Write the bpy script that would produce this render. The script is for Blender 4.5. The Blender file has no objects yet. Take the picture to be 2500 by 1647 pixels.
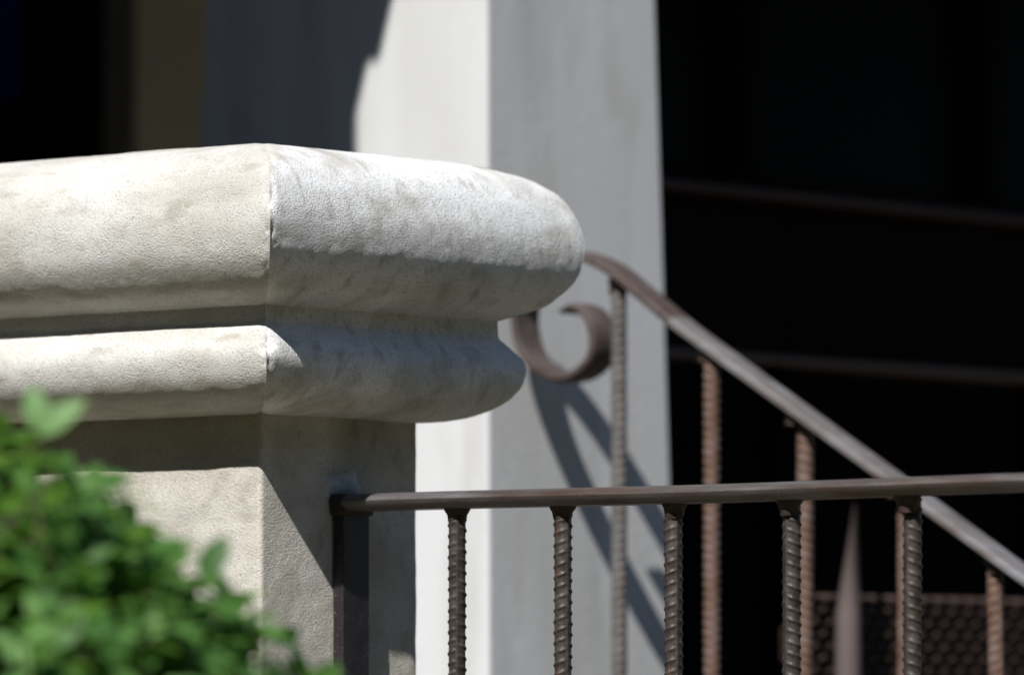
import bpy, bmesh, math, random
import numpy as np
from mathutils import Vector, Matrix

# ------------------------------------------------------------------ camera, sky, sun, exposure
# World axes: +X runs along the garden wall towards its free end, +Y across it towards the porch, +Z up.
S = bpy.context.scene
R = math.radians
ALPHA, PITCH = R(39.8), R(3.468)
CAM = Vector((3.687, -4.087, 1.5))
cd = bpy.data.cameras.new('camera'); cam = bpy.data.objects.new('camera', cd)
S.collection.objects.link(cam); S.camera = cam
cd.sensor_width = 36; cd.lens = 224.6; cd.clip_start = .1; cd.clip_end = 3000
cam.location = CAM; cam.rotation_euler = (R(90) + PITCH, 0, ALPHA)
cd.dof.use_dof = True; cd.dof.focus_distance = 5.40; cd.dof.aperture_fstop = 4.6; cd.dof.aperture_blades = 0

SUN = Vector((-.278, .90, -1.0)).normalized()          # direction the light travels
W = bpy.data.worlds.new('World'); S.world = W; W.use_nodes = True
nt = W.node_tree; bg = nt.nodes['Background']
sky = nt.nodes.new('ShaderNodeTexSky'); sky.sky_type = 'NISHITA'; sky.sun_disc = False; sky.dust_density = .1; sky.ozone_density = 5
sky.sun_elevation = math.asin(-SUN.z); sky.sun_rotation = math.atan2(-SUN.x, -SUN.y)
nt.links.new(sky.outputs[0], bg.inputs[0]); bg.inputs[1].default_value = .074
sl = bpy.data.lights.new('sun', 'SUN'); sun = bpy.data.objects.new('sun', sl); S.collection.objects.link(sun)
sl.energy = 4.9; sl.angle = R(.5); sl.color = (1, .985, .955)
sun.rotation_euler = SUN.to_track_quat('-Z', 'Y').to_euler(); sun.location = (0, -6, 8)
S.view_settings.view_transform = 'Standard'; S.view_settings.look = 'None'
S.view_settings.exposure = .4; S.view_settings.gamma = 1
S.render.engine = 'CYCLES'; S.cycles.use_denoising = True
S.cycles.max_bounces = 8; S.cycles.sample_clamp_indirect = 6

# ------------------------------------------------------------------ helpers
rnd = random.Random(7); rng = np.random.default_rng(7)
COL = S.collection

def link(o, parent=None):
    COL.objects.link(o)
    if parent: o.parent = parent
    return o
def tag(o, label=None, cat=None, group=None, kind=None):
    if label: o['label'] = label
    if cat: o['category'] = cat
    if group: o['group'] = group
    if kind: o['kind'] = kind
    return o
def empty(name, loc=(0, 0, 0)):
    o = bpy.data.objects.new(name, None); o.location = loc; o.empty_display_size = .1
    return link(o)
def mobj(name, verts, faces, mat, parent=None, smooth=True, org=(0, 0, 0), sharp=None):
    me = bpy.data.meshes.new(name)
    v = np.asarray(verts, float) - np.asarray(org, float)
    me.from_pydata(v.tolist(), [], faces if isinstance(faces, list) else faces.tolist()); me.update()
    if smooth: me.polygons.foreach_set('use_smooth', [True] * len(me.polygons))
    if sharp: me.set_sharp_from_angle(angle=R(sharp))
    me.materials.append(mat)
    o = bpy.data.objects.new(name, me)
    pl = Vector(parent.location) if parent else Vector((0, 0, 0))
    o.location = Vector(org) - pl
    return link(o, parent)
def box(name, a, b, mat, parent=None, bevel=.004, seg=2):
    a, b = Vector(a), Vector(b); c = (a + b) / 2; s = b - a
    bm = bmesh.new(); bmesh.ops.create_cube(bm, size=1)
    bmesh.ops.scale(bm, vec=s, verts=bm.verts)
    if bevel: bmesh.ops.bevel(bm, geom=bm.edges[:], offset=bevel, segments=seg, affect='EDGES', profile=.5)
    me = bpy.data.meshes.new(name); bm.to_mesh(me); bm.free(); me.materials.append(mat)
    o = bpy.data.objects.new(name, me)
    o.location = c - (Vector(parent.location) if parent else Vector((0, 0, 0)))
    return link(o, parent)
def grid_faces(nu, nv, closed_v=False, off=0):
    i = np.arange(nu - 1)[:, None]; j = np.arange(nv if closed_v else nv - 1)[None, :]
    j2 = (j + 1) % nv
    return np.stack([i * nv + j, (i + 1) * nv + j, (i + 1) * nv + j2, i * nv + j2], -1).reshape(-1, 4) + off
def vnoise(p, seed=0):
    """gradient-free value noise in 3-D, about -1..1"""
    p = np.asarray(p, float); i = np.floor(p).astype(np.int64); f = p - i; f = f * f * f * (f * (f * 6 - 15) + 10)
    def h(a, b, c):
        n = (a * 73856093) ^ (b * 19349663) ^ (c * 83492791) ^ (seed * 2654435761)
        n = (n ^ (n >> 13)) * 1274126177 & 0x7fffffff
        n = (n ^ (n >> 11)) * 668265263 & 0x7fffffff
        return ((n >> 7) & 0xffff) / 32767.5 - 1
    x, y, z = i[..., 0], i[..., 1], i[..., 2]; r = 0
    for dx in (0, 1):
        for dy in (0, 1):
            for dz in (0, 1):
                w = (f[..., 0] if dx else 1 - f[..., 0]) * (f[..., 1] if dy else 1 - f[..., 1]) * (f[..., 2] if dz else 1 - f[..., 2])
                r = r + w * h(x + dx, y + dy, z + dz)
    return r
def grain(P, fine=.00012, mid=.00020, big=.0009):
    P = np.asarray(P)
    return fine * vnoise(P / .0052, 1) + mid * vnoise(P / .013 + 3, 3) + big * vnoise(P / .06 + 5, 4)
def catmull(pts, n):
    p = np.asarray(pts, float); p = np.vstack([2 * p[0] - p[1], p, 2 * p[-1] - p[-2]]); out = []
    for k in range(1, len(p) - 2):
        t = np.linspace(0, 1, n, endpoint=False)[:, None]
        a, b, c, d = p[k - 1], p[k], p[k + 1], p[k + 2]
        out.append(.5 * (2 * b + (c - a) * t + (2 * a - 5 * b + 4 * c - d) * t ** 2 + (3 * b - 3 * c + d - a) * t ** 3))
    return np.vstack(out + [p[-2:-1]])
def resample(p, step):
    d = np.r_[0, np.cumsum(np.linalg.norm(np.diff(p, axis=0), axis=1))]
    s = np.linspace(0, d[-1], max(2, int(round(d[-1] / step)) + 1))
    return np.stack([np.interp(s, d, p[:, k]) for k in range(p.shape[1])], -1)
def tube(path, rad, ns=8):
    """round tube: verts, faces"""
    path = np.asarray(path, float); n = len(path); rad = np.broadcast_to(rad, (n,))
    t = np.gradient(path, axis=0); t /= np.linalg.norm(t, axis=1)[:, None]
    ref = np.array([0, 0, 1.]) if abs(t[0][2]) < .9 else np.array([1., 0, 0])
    u = np.cross(t, ref); u /= np.linalg.norm(u, axis=1)[:, None]; v = np.cross(t, u)
    a = np.linspace(0, 2 * np.pi, ns, endpoint=False)
    V = path[:, None] + rad[:, None, None] * (np.cos(a)[None, :, None] * u[:, None] + np.sin(a)[None, :, None] * v[:, None])
    F = grid_faces(n, ns, True).tolist() + [list(range(ns))[::-1], list(range((n - 1) * ns, n * ns))]
    return V.reshape(-1, 3), F
class Acc:
    def __init__(s): s.v, s.f, s.n = [], [], 0
    def add(s, vf):
        v, f = vf
        s.v.append(np.asarray(v)); s.f += [[i + s.n for i in q] for q in (f if isinstance(f, list) else f.tolist())]; s.n += len(v)
    def obj(s, name, mat, parent=None, smooth=True, org=(0, 0, 0)): return mobj(name, np.vstack(s.v), s.f, mat, parent, smooth, org)

# ------------------------------------------------------------------ materials
def surf(name, cols, scale=8, rough=.85, bump=0, bscale=300, spec=.3, stretch=(1, 1, 1), metal=0, detail=6, specks=None, extra=None, rr=0, bdetail=4, sand=None):
    m = bpy.data.materials.new(name); m.use_nodes = True; t = m.node_tree; N = t.nodes; L = t.links
    b = N['Principled BSDF']; b.inputs['Roughness'].default_value = rough; b.inputs['Specular IOR Level'].default_value = spec
    b.inputs['Metallic'].default_value = metal
    tc = N.new('ShaderNodeTexCoord'); mp = N.new('ShaderNodeMapping'); mp.inputs['Scale'].default_value = stretch
    L.new(tc.outputs['Object'], mp.inputs['Vector'])
    n = N.new('ShaderNodeTexNoise'); n.inputs['Scale'].default_value = scale; n.inputs['Detail'].default_value = detail; n.inputs['Roughness'].default_value = .62
    L.new(mp.outputs[0], n.inputs['Vector'])
    r = N.new('ShaderNodeValToRGB'); e = r.color_ramp.elements
    k = len(cols)
    for q, c in enumerate(cols):
        p = .3 + .4 * q / max(1, k - 1)
        if q < 2: e[q].position = p if k > 1 else .5; x = e[q]
        else: x = e.new(p)
        x.color = (*c, 1)
    L.new(n.outputs['Fac'], r.inputs[0]); out = r.outputs[0]
    if specks:                                   # small pits and stains with a shape of their own
        for sc, lo, hi, col, amt, st in specks:
            mp2 = N.new('ShaderNodeMapping'); mp2.inputs['Scale'].default_value = st; L.new(tc.outputs['Object'], mp2.inputs['Vector'])
            n2 = N.new('ShaderNodeTexNoise'); n2.inputs['Scale'].default_value = sc; n2.inputs['Detail'].default_value = 3
            L.new(mp2.outputs[0], n2.inputs['Vector'])
            mr = N.new('ShaderNodeMapRange'); mr.inputs[1].default_value = lo; mr.inputs[2].default_value = hi; mr.inputs[4].default_value = amt
            L.new(n2.outputs['Fac'], mr.inputs[0])
            mx = N.new('ShaderNodeMix'); mx.data_type = 'RGBA'; mx.inputs[7].default_value = (*col, 1)
            L.new(mr.outputs[0], mx.inputs[0]); L.new(out, mx.inputs[6]); out = mx.outputs[2]
    L.new(out, b.inputs['Base Color'])
    if rr:
        mr = N.new('ShaderNodeMapRange'); mr.inputs[3].default_value = rough - rr; mr.inputs[4].default_value = rough + rr
        L.new(n.outputs['Fac'], mr.inputs[0]); L.new(mr.outputs[0], b.inputs['Roughness'])
    if bump:
        bn = N.new('ShaderNodeTexNoise'); bn.inputs['Scale'].default_value = bscale; bn.inputs['Detail'].default_value = bdetail; bn.inputs['Roughness'].default_value = .55
        L.new(tc.outputs['Object'], bn.inputs['Vector'])
        bp = N.new('ShaderNodeBump'); bp.inputs['Distance'].default_value = bump; bp.inputs['Strength'].default_value = 1
        L.new(bn.outputs['Fac'], bp.inputs['Height']); L.new(bp.outputs[0], b.inputs['Normal'])
    if sand:
        vo = N.new('ShaderNodeTexVoronoi'); vo.feature = 'F1'; vo.inputs['Scale'].default_value = sand[1]; L.new(tc.outputs['Object'], vo.inputs['Vector'])
        n1 = N.new('ShaderNodeTexNoise'); n1.inputs['Scale'].default_value = sand[1] * 1.9; n1.inputs['Detail'].default_value = 3; L.new(tc.outputs['Object'], n1.inputs['Vector'])
        a1 = N.new('ShaderNodeMath'); a1.operation = 'MULTIPLY_ADD'; a1.inputs[1].default_value = -.5; L.new(vo.outputs['Distance'], a1.inputs[0]); L.new(n1.outputs['Fac'], a1.inputs[2])
        n2 = N.new('ShaderNodeTexNoise'); n2.inputs['Scale'].default_value = 28; n2.inputs['Detail'].default_value = 3; L.new(tc.outputs['Object'], n2.inputs['Vector'])
        st = N.new('ShaderNodeMapRange'); st.inputs[1].default_value = .35; st.inputs[2].default_value = .62; st.inputs[3].default_value = .45; st.inputs[4].default_value = 1; L.new(n2.outputs['Fac'], st.inputs[0])
        bp = N.new('ShaderNodeBump'); bp.inputs['Distance'].default_value = sand[0]; L.new(st.outputs[0], bp.inputs['Strength'])
        L.new(a1.outputs[0], bp.inputs['Height']); L.new(bp.outputs[0], b.inputs['Normal'])
    if extra: extra(m, b)
    return m
stone_specks = [(620, .63, .69, (.16, .14, .11), .75, (1, 1, 1)), (360, .54, .66, (.34, .315, .27), .42, (1, 1, 1)), (22, .52, .74, (.38, .345, .285), .6, (.35, 1, 1.4)),
                (70, .57, .72, (.27, .24, .19), .45, (.3, 1, .6)), (9, .55, .70, (.40, .375, .33), .45, (.4, 1, 2.5)), (420, .63, .75, (.80, .79, .77), .5, (1, 1, 1))]
def joint_patch(m, b):
    """beige mortar smeared past the mitred corner onto the white stone, ragged edge"""
    t = m.node_tree; N = t.nodes; L = t.links; src = b.inputs['Base Color'].links[0].from_socket
    tc = N.new('ShaderNodeTexCoord'); sp = N.new('ShaderNodeSeparateXYZ'); L.new(tc.outputs['Object'], sp.inputs[0])
    a = N.new('ShaderNodeMath'); a.operation = 'ADD'; L.new(sp.outputs[0], a.inputs[0]); L.new(sp.outputs[1], a.inputs[1])
    nz = N.new('ShaderNodeTexNoise'); nz.inputs['Scale'].default_value = 45; nz.inputs['Detail'].default_value = 6; L.new(tc.outputs['Object'], nz.inputs[0])
    q = N.new('ShaderNodeMath'); q.operation = 'MULTIPLY_ADD'; q.inputs[1].default_value = .05; L.new(nz.outputs['Fac'], q.inputs[0]); L.new(a.outputs[0], q.inputs[2])
    mr = N.new('ShaderNodeMapRange'); mr.inputs[1].default_value = -.070; mr.inputs[2].default_value = -.063; mr.inputs[3].default_value = .8; mr.inputs[4].default_value = 0
    hz = N.new('ShaderNodeMapRange'); hz.inputs[1].default_value = .16; hz.inputs[2].default_value = .23; hz.inputs[3].default_value = .03; hz.inputs[4].default_value = -.006
    L.new(sp.outputs[2], hz.inputs[0]); q2 = N.new('ShaderNodeMath'); q2.operation = 'ADD'; L.new(q.outputs[0], q2.inputs[0]); L.new(hz.outputs[0], q2.inputs[1])
    L.new(q2.outputs[0], mr.inputs[0])
    mx = N.new('ShaderNodeMix'); mx.data_type = 'RGBA'; mx.inputs[7].default_value = (.56, .535, .48, 1)
    L.new(mr.outputs[0], mx.inputs[0]); L.new(src, mx.inputs[6]); L.new(mx.outputs[2], b.inputs['Base Color'])
M = {}
M['stone_warm'] = surf('stone_warm', [(.47, .447, .40), (.585, .568, .53), (.655, .647, .625)], 9, .9, 0, 1, .12, specks=stone_specks, stretch=(.5, 1, 1), sand=(.00105, 540))
M['stone_white'] = surf('stone_white', [(.68, .675, .66), (.79, .79, .785), (.84, .84, .845)], 10, .9, 0, 1, .12, specks=stone_specks, extra=joint_patch, sand=(.00105, 540))
M['render'] = surf('render', [(.475, .44, .38), (.57, .54, .48), (.62, .595, .545)], 12, .92, 0, 1, .12, specks=stone_specks, sand=(.00105, 540))
M['mortar'] = surf('mortar', [(.48, .47, .45), (.66, .65, .64)], 60, .95, .001, 500)
M['pillar'] = surf('pillar', [(.50, .495, .475), (.57, .573, .578), (.605, .612, .625)], 5, .9, .0004, 90, .2, stretch=(1, 1, .2), detail=3,
                   specks=[(11, .54, .70, (.40, .395, .38), .6, (1, 1, .12)), (16, .56, .72, (.46, .44, .40), .5, (1, 1, .35))])
M['iron'] = surf('iron', [(.018, .012, .0095), (.037, .027, .023), (.064, .051, .046)], 90, .52, .0004, 700, .5, specks=[(160, .6, .7, (.12, .06, .035), .5, (1, 1, .3))], rr=.15)
M['iron_dark'] = surf('iron_dark', [(.010, .007, .009), (.016, .012, .015), (.024, .019, .023)], 60, .5, .0003, 500, .5, specks=[(500, .69, .73, (.35, .33, .3), .9, (1, 1, 1))])
M['rail'] = surf('rail', [(.085, .052, .040), (.13, .112, .105), (.20, .20, .21)], 70, .42, .0004, 600, .6, stretch=(.12, 1, 1), metal=.45, specks=[(420, .66, .72, (.38, .37, .35), .6, (1, 1, 1)), (30, .55, .7, (.10, .045, .025), .6, (.25, 1, 1))], rr=.15)
M['rust_grey'] = surf('rust_grey', [(.07, .062, .058), (.105, .097, .093), (.13, .122, .118)], 50, .7, .0005, 500, .4)  # rust greyed for the first bar: the pillar's reflected light put into the colour
M['rust'] = surf('rust', [(.078, .040, .025), (.118, .071, .053), (.15, .107, .092)], 50, .7, .0005, 500, .4, specks=[(120, .6, .7, (.20, .115, .075), .5, (1, 1, .3))])
M['stair_rail'] = surf('stair_rail', [(.085, .064, .058), (.135, .122, .118), (.185, .187, .2)], 40, .55, .0004, 500, .5, stretch=(.25, 1, 1))
M['scroll_iron'] = surf('scroll_iron', [(.045, .030, .026), (.075, .055, .049), (.10, .085, .08)], 40, .6, .0004, 500, .35)  # darker copy of the rail iron, the scroll's inner shade put into its colour
M['weld'] = surf('weld', [(.02, .013, .01), (.06, .035, .025)], 200, .6, .001, 500, .4)
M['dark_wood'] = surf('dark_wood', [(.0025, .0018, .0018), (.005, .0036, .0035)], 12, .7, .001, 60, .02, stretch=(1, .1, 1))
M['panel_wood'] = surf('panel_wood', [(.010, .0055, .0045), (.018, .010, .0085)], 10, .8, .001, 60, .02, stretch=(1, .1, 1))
M['sill'] = surf('sill', [(.045, .018, .013), (.075, .035, .026)], 9, .6, .001, 90, .25, stretch=(1, .1, 1))
M['ledge'] = surf('ledge', [(.11, .065, .05), (.16, .10, .08)], 9, .6, .001, 90, .25, stretch=(1, .1, 1))
M['casing'] = surf('casing', [(.84, .69, .52), (.88, .75, .59)], 6, .8, .001, 80, .2, stretch=(1, 1, .2))
M['dark_glass'] = surf('dark_glass', [(.0006, .0008, .002), (.001, .0015, .005)], 3, .3, 0, 1, .012)
M['curtain'] = surf('curtain', [(.03, .04, .34), (.045, .055, .5)], 10, .9, .001, 200, .1)
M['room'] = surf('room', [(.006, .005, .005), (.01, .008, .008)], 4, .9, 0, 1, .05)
M['roof'] = surf('roof', [(.03, .022, .018), (.05, .04, .035)], 10, .9, .003, 40, .1)
M['wicker'] = surf('wicker', [(.030, .016, .012), (.050, .029, .023)], 60, .6, .0004, 600, .35)
M['wicker_dark'] = surf('wicker_dark', [(.012, .008, .007), (.02, .014, .012)], 60, .8, 0, 1, .03)
M['chair_post'] = surf('chair_post', [(.09, .068, .064), (.12, .094, .09)], 30, .65, .0005, 300, .3, stretch=(1, 1, .15))
M['concrete'] = surf('concrete', [(.09, .085, .075), (.14, .135, .12)], 9, .9, .003, 160, .2)
M['paving'] = surf('paving', [(.17, .145, .105), (.23, .20, .15)], 9, .9, .003, 160, .2)
M['treeline'] = surf('treeline', [(.012, .022, .008), (.04, .07, .02)], 6, .9, .05, 12, .1)
M['ground'] = surf('ground', [(.05, .055, .02), (.09, .08, .035), (.13, .105, .06)], 4, .95, .02, 60, .1)
def leafmat(name, c1, c2, tr):
    m = bpy.data.materials.new(name); m.use_nodes = True; t = m.node_tree; N = t.nodes; L = t.links; b = N['Principled BSDF']
    g = N.new('ShaderNodeNewGeometry'); r = N.new('ShaderNodeValToRGB')
    oi = N.new('ShaderNodeObjectInfo'); ad = N.new('ShaderNodeMath'); ad.operation = 'ADD'; fr = N.new('ShaderNodeMath'); fr.operation = 'FRACT'
    L.new(g.outputs['Random Per Island'], ad.inputs[0]); L.new(oi.outputs['Random'], ad.inputs[1]); L.new(ad.outputs[0], fr.inputs[0])
    r.color_ramp.elements[0].color = (*c1, 1); r.color_ramp.elements[1].color = (*c2, 1); L.new(fr.outputs[0], r.inputs[0])
    L.new(r.outputs[0], b.inputs['Base Color']); b.inputs['Roughness'].default_value = .48; b.inputs['Specular IOR Level'].default_value = .3
    tl = N.new('ShaderNodeBsdfTranslucent'); tl.inputs[0].default_value = (*tr, 1)
    mx = N.new('ShaderNodeMixShader'); mx.inputs[0].default_value = .45
    L.new(b.outputs[0], mx.inputs[1]); L.new(tl.outputs[0], mx.inputs[2]); L.new(mx.outputs[0], N['Material Output'].inputs[0])
    return m
M['leaf'] = leafmat('leaf', (.044, .122, .026), (.125, .255, .056), (.21, .42, .06))
M['leaf_young'] = leafmat('leaf_young', (.15, .31, .10), (.21, .37, .12), (.26, .46, .1))
M['bark'] = surf('bark', [(.05, .035, .02), (.10, .075, .05)], 60, .9, .002, 150, .2, stretch=(1, 1, .2))

# ------------------------------------------------------------------ the setting
def sheet(name, x0, x1, y0, y1, z, mat):
    return mobj(name, [(x0, y0, z), (x1, y0, z), (x1, y1, z), (x0, y1, z)], [[0, 1, 2, 3]], mat, smooth=False)
def sky_blocker(x0, y0, x1, y1, h, seed):
    """lumpy dark row of trees across the street and beside the garden, out of the picture"""
    n = 90; u = np.linspace(0, 1, n); v = np.linspace(0, 1, 24); U, Vv = np.meshgrid(u, v, indexing='ij')
    a = np.pi * Vv; L = math.hypot(x1 - x0, y1 - y0); nx, ny = -(y1 - y0) / L, (x1 - x0) / L
    q = np.stack([U * L / 2.2, Vv * 5, 0 * U + seed], -1); k = 1 + .22 * vnoise(q, seed) + .12 * vnoise(q * 3.1, seed + 1) + .07 * vnoise(q * 8, seed + 2)
    off = 1.6 * np.cos(a) * k; z = h * np.sin(a) ** .6 * k
    V = np.stack([x0 + U * (x1 - x0) + nx * off, y0 + U * (y1 - y0) + ny * off, z], -1)
    return mobj('treeline', V.reshape(-1, 3), grid_faces(n, 24), M['treeline'])
for k, q in enumerate([(-16, -13, 22, -13, 9, 3), (12.5, -12, 12.5, 16, 9, 9)]):  # unseen rows added to cut the low sky and deepen the shade
    tag(sky_blocker(*q), ['dark row of street trees behind the viewpoint', 'dark row of garden trees beside the steps'][k], 'trees', kind='stuff')
tag(sheet('ground', -900, 900, -900, 900, 0, M['ground']), kind='structure')
tag(box('path', (-2.2, -.9, -.1), (9, -.02, .05), M['paving'], bevel=.01), kind='structure')
tag(box('porch_floor', (-2.0, .22, 0), (-.16, 6, 1.0), M['concrete'], bevel=.012), kind='structure')
st = empty('stairs', (.5, 1.2, 0)); tag(st, 'concrete steps going down from the porch beside the garden wall', 'stairs')
for k in range(5):
    box('step', (-.157 + .28 * k, .222, 0), (-.16 + .28 * (k + 1), 2.3, 1.0 - .167 * (k + 1)), M['concrete'], st, .01)

# ------------------------------------------------------------------ garden wall with moulded coping
T, ZB = .208, 1.766                      # wall thickness, height of the body under the coping
prof = [(-.012, .006), (-.002, .0015), (.0126, .0012), (.0298, .0040), (.0457, .0105), (.0564, .0187), (.0648, .0305), (.0688, .0449), (.0672, .0561),
        (.0612, .0656), (.0545, .0730), (.0515, .0790), (.0510, .0870), (.0530, .0922), (.0656, .0968), (.0802, .1035), (.0935, .1175), (.1014, .1311),
        (.1050, .1479), (.1055, .1629), (.1028, .1779), (.0962, .1947), (.0842, .2098), (.0683, .2200), (.0484, .2268), (.020, .2330), (-.03, .2378), (-T / 2, .2395)]
ka = next(i for i, q in enumerate(prof) if q == (.0545, .0730))
low = prof[:ka + 1] + [(.0523, .0755)]; fil = [(.0514, .0764), (.0506, .0912)]; upp = [(.0506, .0912)] + prof[next(i for i, q in enumerate(prof) if q == (.0656, .0968)):]
P2 = np.vstack([resample(catmull(low, 14), .0021), resample(np.array(fil), .0030)[:-1], resample(catmull(upp, 14), .0021)])
tg = np.gradient(P2, axis=0); tg /= np.linalg.norm(tg, axis=1)[:, None]
PN = np.stack([tg[:, 1], -tg[:, 0]], -1)      # outward normal (out, z)
LW = 2.0
def spaced(n, far, step):                     # fine near the end of the wall, coarse beyond what the photo shows
    a = np.arange(0, .46, step); b = np.linspace(.46, far, 40)
    return np.r_[a, b]
wall = empty('garden_wall', (-.5, T / 2, 0))
tag(wall, 'low pale stone wall with rounded two-tier moulded coping, iron railing fixed to its end', 'wall')
CH = [((.066, -.0665, ZB + .057), .0075, .0095), ((.0665, -.0655, ZB + .040), .004, .004), ((.104, -.1035, ZB + .150), .005, .0035), ((.1045, -.104, ZB + .172), .004, .003), ((.061, -.0665, ZB + .062), .006, .003), ((.085, -.078, ZB + .214), .012, .0018), ((.103, -.100, ZB + .185), .010, .0018),
      ((.098, -.098, ZB + .135), .012, .0016), ((.094, -.085, ZB + .120), .010, .0015), ((.045, -.048, ZB + .012), .009, .002)]
def chip(P):
    d = np.zeros(P.shape[:-1])
    for c, r, h in CH: d -= h * np.exp(-(np.linalg.norm(P - np.array(c), axis=-1) / r) ** 2)
    return d * (1 + .7 * vnoise(P / .0035, 12))
def arris(dist, z):                            # uneven wear along the mitred corner
    n = vnoise(np.stack([z / .012, 0 * z + .5, 0 * z + 2.5], -1), 6) + .6 * vnoise(np.stack([z / .004, 0 * z + .5, 0 * z + 7.5], -1), 7)
    return -(.0014 + .0011 * n) * np.exp(-(dist / .0042) ** 2)
GAP = 0
def front_coping(side):
    s = spaced(0, LW, .0021)                    # distance back from the mitre
    o, z = P2[:, 0], P2[:, 1]
    e = o[None, :] - GAP - s[:, None] * ((LW + o) / LW)[None, :]
    w = np.broadcast_to(-o[None, :], e.shape); zz = np.broadcast_to(ZB + z[None, :], e.shape)
    P = np.stack([e, w, zz], -1); Nn = np.stack([0 * e, np.broadcast_to(-PN[None, :, 0], e.shape), np.broadcast_to(PN[None, :, 1], e.shape)], -1)
    bl = .5 * np.exp(-(s / .0035) ** 2)[:, None]
    Nn = np.stack([bl * PN[None, :, 0], -(1 - bl) * PN[None, :, 0], np.broadcast_to(PN[None, :, 1], e.shape)], -1)
    P = P + Nn * (grain(P) + chip(P) + arris(np.broadcast_to(s[:, None], e.shape), zz))[..., None]
    if side > 0: P = P * [1, -1, 1] + [0, T, 0]
    F = grid_faces(len(s), len(o)); 
    if side < 0: F = F[:, ::-1]
    F = F.tolist(); n = len(o)
    cap = list(range(n)); F.append(cap if side < 0 else cap[::-1])
    return P.reshape(-1, 3), F
o_ = mobj('coping_stone', *front_coping(-1), M['stone_warm'], wall, True, (-.5, 0, ZB), 38); o_['label'] = 'warm beige long coping stone'
def end_coping():
    o, z = P2[:, 0], P2[:, 1]
    ns = 170; s = np.linspace(0, 1, ns)
    w = -o[None, :] + GAP + s[:, None] * (T + 2 * o - 2 * GAP)[None, :]
    e = np.broadcast_to(o[None, :], w.shape); zz = np.broadcast_to(ZB + z[None, :], w.shape)
    P = np.stack([e, w, zz], -1); Nn = np.stack([np.broadcast_to(PN[None, :, 0], e.shape), 0 * e, np.broadcast_to(PN[None, :, 1], e.shape)], -1)
    dist = np.minimum(w + o, T + o - w)
    bl = .5 * np.exp(-(dist / .0035) ** 2); sg = np.where(w < T / 2, -1, 1)
    Nn = np.stack([(1 - bl) * PN[None, :, 0], sg * bl * PN[None, :, 0], np.broadcast_to(PN[None, :, 1], e.shape)], -1)
    P = P + Nn * (grain(P) + chip(P) + arris(dist, zz))[..., None]
    F = grid_faces(ns, len(o))[:, ::-1].tolist()
    return P.reshape(-1, 3), F
o_ = mobj('coping_stone', *end_coping(), M['stone_white'], wall, True, (0, T / 2, ZB), 38); o_['label'] = 'whiter coping stone returning across the wall end'
mobj('coping_stone', *front_coping(1), M['stone_warm'], wall, True, (-.5, T, ZB))
# body: rounded outline swept up, finely gridded where the photo shows it
rr_ = .0045
ol = []
for x in np.r_[-np.linspace(.46, LW, 24)[::-1], -np.arange(.0045, .46, .0023)[::-1]]: ol.append((x, 0, 0, -1))
for a in np.linspace(-90, 0, 6)[1:-1]: ol.append((-rr_ + rr_ * math.cos(R(a)), rr_ + rr_ * math.sin(R(a)), math.cos(R(a)), math.sin(R(a))))
for y in np.arange(rr_, T - rr_ + 1e-6, .0023): ol.append((0, y, 1, 0))
for a in np.linspace(0, 90, 6)[1:-1]: ol.append((-rr_ + rr_ * math.cos(R(a)), T - rr_ + rr_ * math.sin(R(a)), math.cos(R(a)), math.sin(R(a))))
for x in np.linspace(-.006, -LW, 30): ol.append((x, T, 0, 1))
ol = np.array(ol); zs = np.r_[np.linspace(.0, 1.36, 30), np.arange(1.362, ZB + .004, .0023)]
P = np.stack([np.broadcast_to(ol[None, :, 0], (len(zs), len(ol))), np.broadcast_to(ol[None, :, 1], (len(zs), len(ol))), np.broadcast_to(zs[:, None], (len(zs), len(ol)))], -1)
Nn = np.stack([np.broadcast_to(ol[None, :, 2], P.shape[:2]), np.broadcast_to(ol[None, :, 3], P.shape[:2]), np.zeros(P.shape[:2])], -1)
P = P + Nn * grain(P, .00010, .00022, .0007)[..., None]
mobj('wall_body', P.reshape(-1, 3), grid_faces(len(zs), len(ol))[:, ::-1], M['render'], wall, True, (-.5, T / 2, 0))
box('plinth', (.003, .002, 0), (2.2, T - .002, .93), M['render'], wall, .01)
# mortar dabbed round the top of the fixed post
u = np.linspace(-1, 1, 26); A, B = np.meshgrid(u, u, indexing='ij')
hgt = np.clip(1 - (A * A + B * B) ** .8 * 1.15 + .55 * vnoise(np.stack([A * 2.2, B * 2.2, 0 * A + .5], -1), 8), -.2, 1)
P = np.stack([.0045 * hgt - .0005, .106 + .026 * A + .004 * B, 1.707 + .015 * B], -1)
mobj('mortar_patch', P.reshape(-1, 3), grid_faces(26, 26), M['mortar'], wall, True, (0, .108, 1.707))

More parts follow.
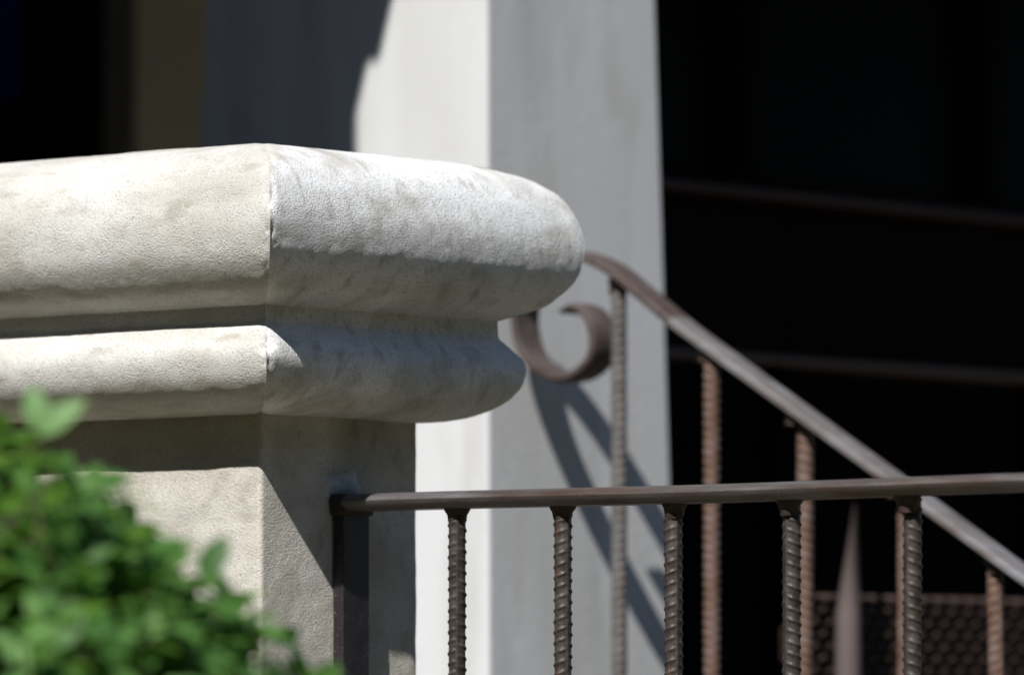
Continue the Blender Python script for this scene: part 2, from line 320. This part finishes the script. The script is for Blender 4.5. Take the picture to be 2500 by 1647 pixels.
# ------------------------------------------------------------------ iron bars
def rebar_mesh(name, length, mat, seed=0, pitch=.0092, core=.0072):
    ns = 44; a = np.linspace(0, 2 * np.pi, ns, endpoint=False); z = np.arange(0, length, .00105)
    A, Z = np.meshgrid(a, z)
    half = (A % np.pi) / np.pi                                   # 0..1 on each half
    sl = np.where(A < np.pi, 1, -1)
    ph = (Z + sl * (half - .5) * .0075 + np.where(A < np.pi, 0, .0046)) / pitch
    ph = ph - np.floor(ph) - .5
    rib = np.exp(-(ph / .13) ** 2) * np.clip(np.sin(np.pi * half) * 1.7, 0, 1) ** .6
    lon = np.exp(-(np.minimum(half, 1 - half) * np.pi / .15) ** 2)
    wob = .00018 * vnoise(np.stack([np.cos(A) * 1.5, np.sin(A) * 1.5, Z / .012], -1), seed)
    r = core + np.maximum(.00115 * rib, .00110 * lon) + wob
    V = np.stack([r * np.cos(A), r * np.sin(A), Z], -1).reshape(-1, 3)
    F = grid_faces(len(z), ns, True)[:, ::-1].tolist() + [list(range(ns))[::-1], list(range((len(z) - 1) * ns, len(z) * ns))]
    me = bpy.data.meshes.new(name); me.from_pydata(V.tolist(), [], F); me.update()
    me.polygons.foreach_set('use_smooth', [True] * len(me.polygons)); me.materials.append(mat)
    return me
def weld_mesh():
    zz = np.array([-.013, -.009, -.005, -.002, .001]); rr = np.array([.0072, .0080, .0088, .0110, .0118])
    a = np.linspace(0, 2 * np.pi, 20, endpoint=False); A, Z = np.meshgrid(a, zz)
    rr2 = rr[:, None] + .0011 * vnoise(np.stack([np.cos(A) * 2.5, np.sin(A) * 2.5, Z * 300], -1), 4)
    V = np.stack([rr2 * np.cos(A), rr2 * np.sin(A), Z], -1).reshape(-1, 3)
    me = bpy.data.meshes.new('weld'); me.from_pydata(V.tolist(), [], grid_faces(5, 20, True)[:, ::-1].tolist()); me.update()
    me.polygons.foreach_set('use_smooth', [True] * len(me.polygons)); me.materials.append(M['weld'])
    return me
WELD = weld_mesh()
def part(name, me, parent, loc, rot=(0, 0, 0)):
    o = bpy.data.objects.new(name, me); o.parent = parent; o.location = Vector(loc) - Vector(parent.location); o.rotation_euler = rot
    COL.objects.link(o); return o
def sweep(path, y0, prof, scale=None):
    """sweep a (across, up) profile along a path in the vertical plane y = y0"""
    p = np.asarray(path, float); t = np.gradient(p, axis=0); t /= np.linalg.norm(t, axis=1)[:, None]
    nrm = np.stack([-t[:, 1], t[:, 0]], -1); pr = np.asarray(prof, float); n, k = len(p), len(pr)
    sc = np.ones((n, 2)) if scale is None else np.asarray(scale)
    q = p[:, None] + nrm[:, None] * (pr[None, :, 1] * sc[:, None, 1])[..., None]
    V = np.stack([q[..., 0], y0 + pr[None, :, 0] * sc[:, None, 0], q[..., 1]], -1)
    F = grid_faces(n, k, True)[:, ::-1].tolist() + [list(range(k)), list(range((n - 1) * k, n * k))[::-1]]
    return V.reshape(-1, 3), F
# moulded handrail: flat underside, small lip, rounded top (about 29 x 15 mm)
RAILP = [(-.0150, 0), (.0150, 0), (.0162, .0010), (.0190, .0036), (.0214, .0062), (.0222, .0084), (.0212, .0106), (.0172, .0132), (.0100, .0149), (0, .0154),
         (-.0100, .0149), (-.0172, .0132), (-.0212, .0106), (-.0222, .0084), (-.0214, .0062), (-.0190, .0036), (-.0162, .0010)]
YR = .110
rail = empty('iron_railing', (.6, YR, .93)); tag(rail, 'sharp level iron railing with dark ribbed bars fixed to the stone wall end', 'railing')
xs = np.arange(.001, 1.25, .012)
zr = 1.6852 + .0009 * xs + .0007 * np.sin(xs * 9 + 1)
mobj('top_rail', *sweep(np.stack([xs, zr], -1), YR, RAILP), M['rail'], rail, True, (.6, YR, 1.69), 32)
box('end_bracket', (.0012, YR - .0230, 1.682), (.0150, YR + .0225, 1.7012), M['weld'], rail, .003)
box('post', (.0016, YR - .0175, .93), (.0136, YR + .0175, 1.6835), M['iron_dark'], rail, .0012)
xs = np.linspace(.016, 1.25, 8); mobj('bottom_rail', *sweep(np.stack([xs, 1.0 + 0 * xs], -1), YR, [(-.012, 0), (.012, 0), (.012, .01), (-.012, .01)]), M['iron_dark'], rail, False, (.6, YR, 1.0))
RB = [rebar_mesh('baluster', .676, M['iron'], s) for s in (1, 2)]
for k, (x, a, lean) in enumerate([(.1287, 2, -.001), (.2465, 33, 0), (.3671, 24, .003), (.4880, -42, .005), (.6090, -40, .010), (.7395, 60, .006), (.853, 10, 0), (.974, 95, 0), (1.095, 140, 0)]):
    # the rail stands at 40 degrees to the line of sight; a turns the bar's seam
    part('baluster', RB[k % 2], rail, (x, YR, 1.009), (0, -lean, R(-50 + a)))
    part('weld', WELD, rail, (x, YR, 1.6853), (0, 0, R(50 * k)))

# ------------------------------------------------------------------ stair railing with scrolled end
YS, SX = .811, -.0125
srail = empty('stair_railing', (.2, YS, .6)); tag(srail, 'blurred rusty stair railing with scrolled end sloping down before the pillar', 'railing')
slope = -.615
pts = [(-.3080, 1.9085), (-.2900, 1.9130), (-.2740, 1.9040), (-.2650, 1.8850), (-.2670, 1.8640), (-.2820, 1.8495), (-.3060, 1.8435), (-.3330, 1.8500), (-.3560, 1.8710), (-.3650, 1.9020),
       (-.3590, 1.9300), (-.3400, 1.9535), (-.3120, 1.9640), (-.2830, 1.9620), (-.2500, 1.9490), (-.2150, 1.9260), (-.1789, 1.9005)]
p = catmull(pts, 10) + [SX, 0]
x2 = np.linspace(-.16, 1.15, 40); p = np.vstack([p, np.stack([x2 + SX, 1.8990 + slope * (x2 + .1789)], -1)])
p = resample(p, .004); d = np.r_[0, np.cumsum(np.linalg.norm(np.diff(p, axis=0), axis=1))]
sc = np.clip(.5 + d / .1, .5, 1.0); sc = np.stack([np.clip(sc + .3, 0, 1), sc], -1)
STRIP = [(-.0165, -.0038), (.0165, -.0038), (.0180, -.0025), (.0180, .0022), (.0160, .0040), (.0090, .0052), (-.0090, .0052), (-.0160, .0040), (-.0180, .0022), (-.0180, -.0025)]
cut = int(np.searchsorted(d, .47))
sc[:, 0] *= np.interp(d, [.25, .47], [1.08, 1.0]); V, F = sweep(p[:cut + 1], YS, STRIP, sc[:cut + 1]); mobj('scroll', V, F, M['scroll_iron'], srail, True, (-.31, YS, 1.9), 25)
V, F = sweep(p[cut:], YS, STRIP, sc[cut:]); mobj('handrail', V, F, M['stair_rail'], srail, True, (.4, YS, 1.5), 25)
SB = rebar_mesh('baluster', .72, M['rust'], 5, core=.0074); SB2 = SB.copy(); SB2.materials[0] = M['rust_grey']
for k, x in enumerate([-.2440, -.1315, -.0252, .0934, .2090, .320, .434]):
    zt = float(np.interp(x, [-.25, -.2440, -.1789, 1.2], [1.9440, 1.9410, 1.8985, 1.8975 + slope * 1.3789])) - .004
    part('baluster', SB2 if k == 0 else SB, srail, (x + SX + .0022 * k, YS, zt - .722), (0, -.004 * k, R(80 + 67 * k)))
    part('weld', WELD, srail, (x + SX, YS, zt - .002), (0, R(20), R(40 * k)))
x2 = np.linspace(-.26, .55, 12); mobj('bottom_rail', *sweep(np.stack([x2, 1.899 + slope * (x2 + .1789) - .74], -1), YS, [(-.012, 0), (.012, 0), (.012, .01), (-.012, .01)]), M['stair_rail'], srail, False, (.1, YS, 1.0))
box('newel', (-.285, YS - .014, 1.0), (-.262, YS + .014, 1.21), M['rust'], srail, .002)

# ------------------------------------------------------------------ porch pillar
PX, PY, PW, PD, TP, Z0 = -.3964, .7761, .396, .286, .021, 1.92
pil = empty('porch_pillar', (PX - PW / 2, PY + PD / 2, 1.0)); tag(pil, 'tall white tapering porch pillar behind the wall, half in shadow', 'pillar')
def ring(z, g=0):
    t = (Z0 - z) * TP + g; x0, x1, y0, y1 = PX - PW - t, PX + t, PY - t, PY + PD + t; r = .004
    q = []
    for cx, cy, a0 in ((x1 - r, y0 + r, -90), (x1 - r, y1 - r, 0), (x0 + r, y1 - r, 90), (x0 + r, y0 + r, 180)):
        for a in (0, 30, 60, 90): q.append((cx + r * math.cos(R(a0 + a)), cy + r * math.sin(R(a0 + a)), z))
    return q
zs = np.linspace(1.12, 2.86, 30); V = np.array([ring(z) for z in zs]).reshape(-1, 3)
sh = mobj('shaft', V, grid_faces(30, 16, True)[:, ::-1], M['pillar'], pil, False, (PX, PY, 1.9))
box('base', (PX - PW - .07, PY - .07, 1.003), (PX + .07, PY + PD + .07, 1.118), M['pillar'], pil, .01)
box('capital', (PX - PW - .03, PY - .03, 2.862), (PX + .03, PY + PD + .03, 2.94), M['pillar'], pil, .01)

# ------------------------------------------------------------------ house behind, its porch roof and dark wall
hs = empty('house', (-2.1, 3, 0)); tag(hs, 'dark house front in deep shade under the porch roof behind the pillar', 'house')
RE, RZ = -.257, 3.2
rf = box('roof', (-3.5, -.148, RZ), (RE, 7, RZ + .14), M['roof'], hs, .004)
ev = [(-3.5, -.151), (RE - .016, -.151), (RE - .016, -.196), (RE + .034, -.35), (RE + .06, -.6), (RE + .06, -2.6), (-3.5, -2.6)]
ne = len(ev); mobj('eave_board', [(x, y, RZ) for x, y in ev] + [(x, y, RZ + .1) for x, y in ev], [list(range(ne)), list(range(ne, 2 * ne))[::-1]] + [[(i + 1) % ne, i, i + ne, (i + 1) % ne + ne] for i in range(ne)], M['roof'], hs, False)
box('beam', (PX - PW + .02, .1, 2.943), (PX - .02, 7, RZ - .004), M['dark_wood'], hs, .006)
HX = -2.0
# wall around openings: window one w 0.9..1.94, casing to 2.09; window two w 2.7..5 above the sill
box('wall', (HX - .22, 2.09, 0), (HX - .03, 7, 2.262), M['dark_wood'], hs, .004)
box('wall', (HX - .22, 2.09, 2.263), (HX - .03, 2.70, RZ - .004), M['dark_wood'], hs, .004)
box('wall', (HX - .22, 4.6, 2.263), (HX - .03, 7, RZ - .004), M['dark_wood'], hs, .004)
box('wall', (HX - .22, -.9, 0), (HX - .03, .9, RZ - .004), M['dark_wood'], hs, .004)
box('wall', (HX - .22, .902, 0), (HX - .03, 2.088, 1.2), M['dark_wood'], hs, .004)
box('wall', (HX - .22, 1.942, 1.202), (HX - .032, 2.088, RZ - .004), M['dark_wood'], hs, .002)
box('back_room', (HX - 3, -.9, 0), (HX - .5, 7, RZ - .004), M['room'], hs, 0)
for k in range(9):
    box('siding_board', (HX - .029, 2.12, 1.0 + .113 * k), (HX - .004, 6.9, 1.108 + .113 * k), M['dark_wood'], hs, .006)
w1 = empty('window', (HX, 1.4, 1.2)); w1.parent = hs; w1.location = Vector((HX, 1.4, 1.2)) - hs.location
def sub(name, a, b, mat, par, off, bevel=.003):
    o = box(name, a, b, mat, None, bevel); o.parent = par; o.location = o.location - off; return o
off = Vector((HX, 1.4, 1.2))
sub('casing', (HX - .03, 1.94, 1.0), (HX + .03, 2.09, 3.1), M['casing'], w1, off)
sub('casing', (HX - .03, .76, 1.0), (HX + .03, .91, 3.1), M['casing'], w1, off)
sub('sill', (HX - .05, .911, 1.20), (HX + .05, 1.938, 1.24), M['sill'], w1, off)
sub('pane', (HX - .19, .911, 1.24), (HX - .182, 1.938, 3.19), M['dark_glass'], w1, off, 0)
w2 = empty('window', (0, 0, 0)); w2.parent = hs; off = Vector((HX, 3.6, 2.28)); w2.location = off - hs.location
sub('sill', (HX - .03, 2.68, 2.264), (HX + .055, 4.9, 2.294), M['dark_wood'], w2, off)
for a in (2.70, 3.32, 3.94, 4.54): sub('mullion', (HX - .12, a, 2.296), (HX - .06, a + .055, 3.19), M['dark_wood'], w2, off)
for a in (2.756, 3.376, 3.996): sub('pane', (HX - .10, a, 2.296), (HX - .092, a + .562, 3.19), M['dark_glass'], w2, off, 0)
# blue sheet added in the first window for its blue patch: soft vertical folds
yy = np.linspace(1.05, 1.845, 120); zz = np.linspace(2.31, 3.1, 12); Y, Z = np.meshgrid(yy, zz)
X = HX - .10 + .028 * np.sin(Y * 62 + .6 * np.sin(Z * 2)) * (1 - .12 * (Z - 1.26))
Vc = np.stack([X, Y, Z], -1).reshape(-1, 3); Vc2 = Vc - [.004, 0, 0]; nC = len(Vc)
cu = mobj('curtain', np.vstack([Vc, Vc2]), np.vstack([grid_faces(12, 120), grid_faces(12, 120)[:, ::-1] + nC]), M['curtain'], None, True, (HX - .1, 1.4, 2.31))
tag(cu, 'navy blue short curtain in the dark window at far left', 'curtain')

pb = empty('porch_balustrade', (-.7, 3, 1.0)); tag(pb, 'dark brown wooden balustrade between the porch pillars, in shade right of the white pillar', 'balustrade')
YB0, YB1 = PY + PD + .012, 5.2
box('top_rail', (-.74, YB0, 2.0890), (-.67, YB1, 2.1005), M['sill'], pb, .004)
box('middle_rail', (-.72, YB0, 1.9040), (-.67, YB1, 1.9145), M['ledge'], pb, .004)
for k in range(7): box('panel_board', (-.71, YB0 + .02 + .56 * k, 1.9160), (-.69, YB0 + .02 + .56 * k + .557, 2.0875), M['panel_wood'], pb, .003)
for k in range(8): box('baluster', (-.71, YB0 + .05 + .5 * k, 1.0), (-.68, YB0 + .08 + .5 * k, 1.9025), M['dark_wood'], pb, .004)

# ------------------------------------------------------------------ wicker chair on the porch, turned towards the steps
CX, CY0, CY1, CZ = -.30, 1.150, 1.68, 1.639
ch = empty('wicker_chair', (CX - .17, 1.41, 1.0)); tag(ch, 'dark brown wicker chair behind the lower stair railing bars', 'chair')
STK = .0142; ac = Acc(); npt = int((CY1 - CY0) / STK)
for k in range(npt + 1):
    y = CY0 + k * STK; ac.add(tube([(CX, y, 1.28), (CX, y, CZ - .006)], .0030, 6))
for r_ in range(28):
    z = CZ - .008 - r_ * .0125; y = np.linspace(CY0, CY1, npt * 4 + 1)
    x = CX + .0062 * np.cos((y - CY0) / STK * np.pi + np.pi * (r_ % 2))
    ac.add(tube(np.stack([x, y, z + 0 * y], -1), .0046, 7))
bp_ = ac.obj('woven_back', M['wicker'], ch, True, (CX, 1.53, 1.4)); bp_['kind'] = 'stuff'
V, F = tube([(CX - .012, CY0, 1.27), (CX - .012, CY0, CZ - .04), (CX - .012, CY0 + .01, CZ - .035), (CX - .012, CY1 - .01, CZ - .035), (CX - .012, CY1, CZ - .04), (CX - .012, CY1, 1.27)], .0040, 10); mobj('back_frame', V, F, M['wicker_dark'], ch, True, (CX, 1.53, CZ))
box('seat', (CX - .33, CY0 + .01, 1.27), (CX - .01, CY1 - .01, 1.31), M['wicker'], ch, .012)
for x in (CX - .315, CX - .02):
    for y in (CY0 + .03, CY1 - .03):
        V, F = tube([(x, y, 1.0005), (x, y, 1.275)], [.013, .017], 10); mobj('leg', V, F, M['wicker'], ch, True, (x, y, 1.0))
for y in (CY0, CY1):
    V, F = tube(resample(catmull([(CX - .01, y, 1.50), (CX - .14, y, 1.51), (CX - .29, y, 1.49), (CX - .32, y, 1.29)], 8), .02), .012, 10); mobj('armrest', V, F, M['wicker'], ch, True, (CX - .2, y, 1.5))
V, F = tube([(CX + .03, 1.2040, z) for z in (1.0, 1.3, 1.55, 1.615, 1.728)], [.0135, .0135, .0135, .0128, .0015], 14)
V = np.where((np.arange(len(V)) >= 0)[:, None], V + np.c_[0 * V[:, 0], .0140 * np.clip((V[:, 2] - 1.61) / .128, 0, 1), 0 * V[:, 0]], V)
mobj('post', V, F, M['chair_post'], ch, True, (CX + .03, 1.2040, 1.0))

# ------------------------------------------------------------------ shrub in front of the wall
BC = Vector((0.6130, -1.0804, 1.4094))
shb = empty('shrub', (BC.x, BC.y, 0)); tag(shb, 'blurred bright green leafy shrub in front of the stone wall', 'shrub')
def leaf_mesh():
    L = [0, .16, .38, .62, .84, 1.0]; Wd = [.03, .34, .5, .46, .26, .0]
    V = []
    for l, w in zip(L, Wd):
        zc = -.16 * l * l
        V += [(-w * .55, l, zc + .13 * w), (0, l, zc), (w * .55, l, zc + .13 * w)]
    return np.array(V), grid_faces(6, 3)
LV, LF = leaf_mesh()
def leaf_data(name, mat):
    me = bpy.data.meshes.new(name); me.from_pydata(LV.tolist(), [], LF.tolist()); me.update()
    me.polygons.foreach_set('use_smooth', [True] * len(me.polygons)); me.materials.append(mat); return me
LM, LMY = leaf_data('leaf', M['leaf']), leaf_data('leaf', M['leaf_young'])
leaves = []                                     # (matrix, young)
twigs = Acc()
def leaf_at(base, dirn, up, size, young=False, width=1.0):
    y = dirn.normalized(); x = y.cross(up); x = x.normalized() if x.length > 1e-3 else Vector((1, 0, 0)); z = x.cross(y)
    m = Matrix((x * size * width, y * size, z * size)).transposed().to_4x4(); m.translation = base
    leaves.append((m, young))
def sprig(base, axis, length, nodes, size, young=False):
    a = axis.normalized(); q = a.orthogonal().normalized(); q.rotate(Matrix.Rotation(rnd.random() * 6.28, 3, a))
    tw = [base + a * (length * k / 3) + Vector((0, 0, -.004 * k * k / 9)) for k in range(4)]
    twigs.add(tube([tuple(v) for v in tw], [.0016, .0014, .0012, .0008], 5))
    for k in range(nodes):
        f = (k + .6) / nodes; b = base + a * length * f
        q2 = q.copy(); q2.rotate(Matrix.Rotation(k * 1.57 + rnd.uniform(-.3, .3), 3, a))
        for s in (-1, 1):
            d = a * rnd.uniform(.45, .9) + q2 * s + Vector((rnd.uniform(-.25, .25), rnd.uniform(-.25, .25), rnd.uniform(-.2, .2)))
            leaf_at(b, d, a, size * rnd.uniform(.75, 1.15) * (1 - .25 * max(0, f - .75)), young)
def lump(d): return 1 + .075 * float(vnoise(np.array([d.x, d.y, d.z]) * 3.1 + 4, 3)) + .05 * float(vnoise(np.array([d.x, d.y, d.z]) * 7.3, 5))
for k in range(3000):
    while True:
        d = Vector((rnd.gauss(0, 1), rnd.gauss(0, 1), rnd.gauss(0, 1))).normalized()
        if d.z > -.55: break
    rad = .272 * lump(d) * (1 - .38 * rnd.random() ** 2.2)
    if rnd.random() < .08: rad *= 1.05
    hs = 1 + .36 * max(0, .85 - d.z); base = BC + Vector((d.x * hs, d.y * hs, d.z * 1.02)) * rad
    axis = d * .9 + Vector((rnd.uniform(-.5, .5), rnd.uniform(-.5, .5), .55 + rnd.uniform(-.3, .4)))
    sprig(base - axis.normalized() * .035, axis, .06, 3, rnd.uniform(.024, .037), rnd.random() < .09)
# the tall shoot that stands clear of the shrub, and a few single leaves along its edge
CR = Vector((math.cos(ALPHA), math.sin(ALPHA), 0)) ; CR = Vector((.768, .640, 0)); CF = Vector((-.640, .768, 0))
tip = Vector((0.8682, -1.1714, 1.6860))
sprig(tip - Vector((.0, .0, .07)), Vector((-.02, .01, 1)), .06, 2, .024)
leaf_at(tip, CR * -.18 + Vector((0, 0, 1)) + CF * .1, -CF + Vector((0, 0, .1)), .031, True, 1.0)
leaf_at(tip + Vector((0, 0, -.003)), CR * .75 + Vector((0, 0, .66)) - CF * .1, -CF + Vector((0, 0, .6)), .037, True, .85)
leaf_at(tip + Vector((.0, 0, -.008)), CR * -1 + Vector((0, 0, .3)), Vector((0, 0, 1)), .030, False)
for q, dr, sz, yg in (((0.8449, -1.1287, 1.6600), CR * .6 + Vector((0, 0, -.2)), .026, True), ((0.8830, -1.0357, 1.5939), CR * .5 + Vector((0, 0, .9)), .034, False)):
    leaf_at(Vector(q), dr, -CF + Vector((0, 0, .4)), sz, yg)
    twigs.add(tube([tuple(Vector(q)), tuple(Vector(q) - CR * .05 - Vector((0, 0, .05)))], .0013, 5))
# lower skirt of the shrub, below the picture
for k in range(260):
    a = rnd.random() * 6.283; h = rnd.uniform(.15, 1.25); rad = .30 * (.75 + .25 * rnd.random())
    d = Vector((math.cos(a), math.sin(a), .1)); sprig(Vector((BC.x, BC.y, h)) + d * rad, d + Vector((0, 0, .6)), .06, 3, .028)
def campos(m):
    c = m @ Vector((0, .5, 0)) - CAM; f = c.dot(CF); return f, c.dot(CR) / f, c.z / f
cand = []
for i, (m, yg) in enumerate(leaves):
    f, u_, v_ = campos(m)
    if -.086 < u_ < .0 and -.0 < v_ + .0 < .075: cand.append((f, i))
near = set(i for f, i in sorted(cand)[:300])
acc = []; fac = []; k = 0
for i, (m, yg) in enumerate(leaves):
    if i in near:
        o = bpy.data.objects.new('leaf', LMY if yg else LM); COL.objects.link(o); o.parent = shb
        mm = m.copy(); mm.translation = m.translation - shb.location; o.matrix_local = mm
    else:
        mt = np.array(m); acc.append(LV @ mt[:3, :3].T + mt[:3, 3]); fac.append(LF + k); k += len(LV)
fo = mobj('foliage', np.vstack(acc), np.vstack(fac), M['leaf'], shb, True, tuple(BC)); fo['kind'] = 'stuff'
tw = twigs.obj('twigs', M['bark'], shb, True, tuple(BC)); tw['kind'] = 'stuff'
for k in range(7):
    a = k * .9; e_ = BC + Vector((math.cos(a) * .16, math.sin(a) * .16, .02 + .1 * (k % 3)))
    pth = resample(catmull([(BC.x + .03 * math.cos(a), BC.y + .03 * math.sin(a), 0), (BC.x + .05 * math.cos(a), BC.y + .06 * math.sin(a), .5), (BC.x + .1 * math.cos(a), BC.y + .09 * math.sin(a), 1.0), tuple(e_)], 8), .05)
    V, F = tube(pth, np.linspace(.013, .004, len(pth)), 8); mobj('stem', V, F, M['bark'], shb, True, (BC.x, BC.y, 0))
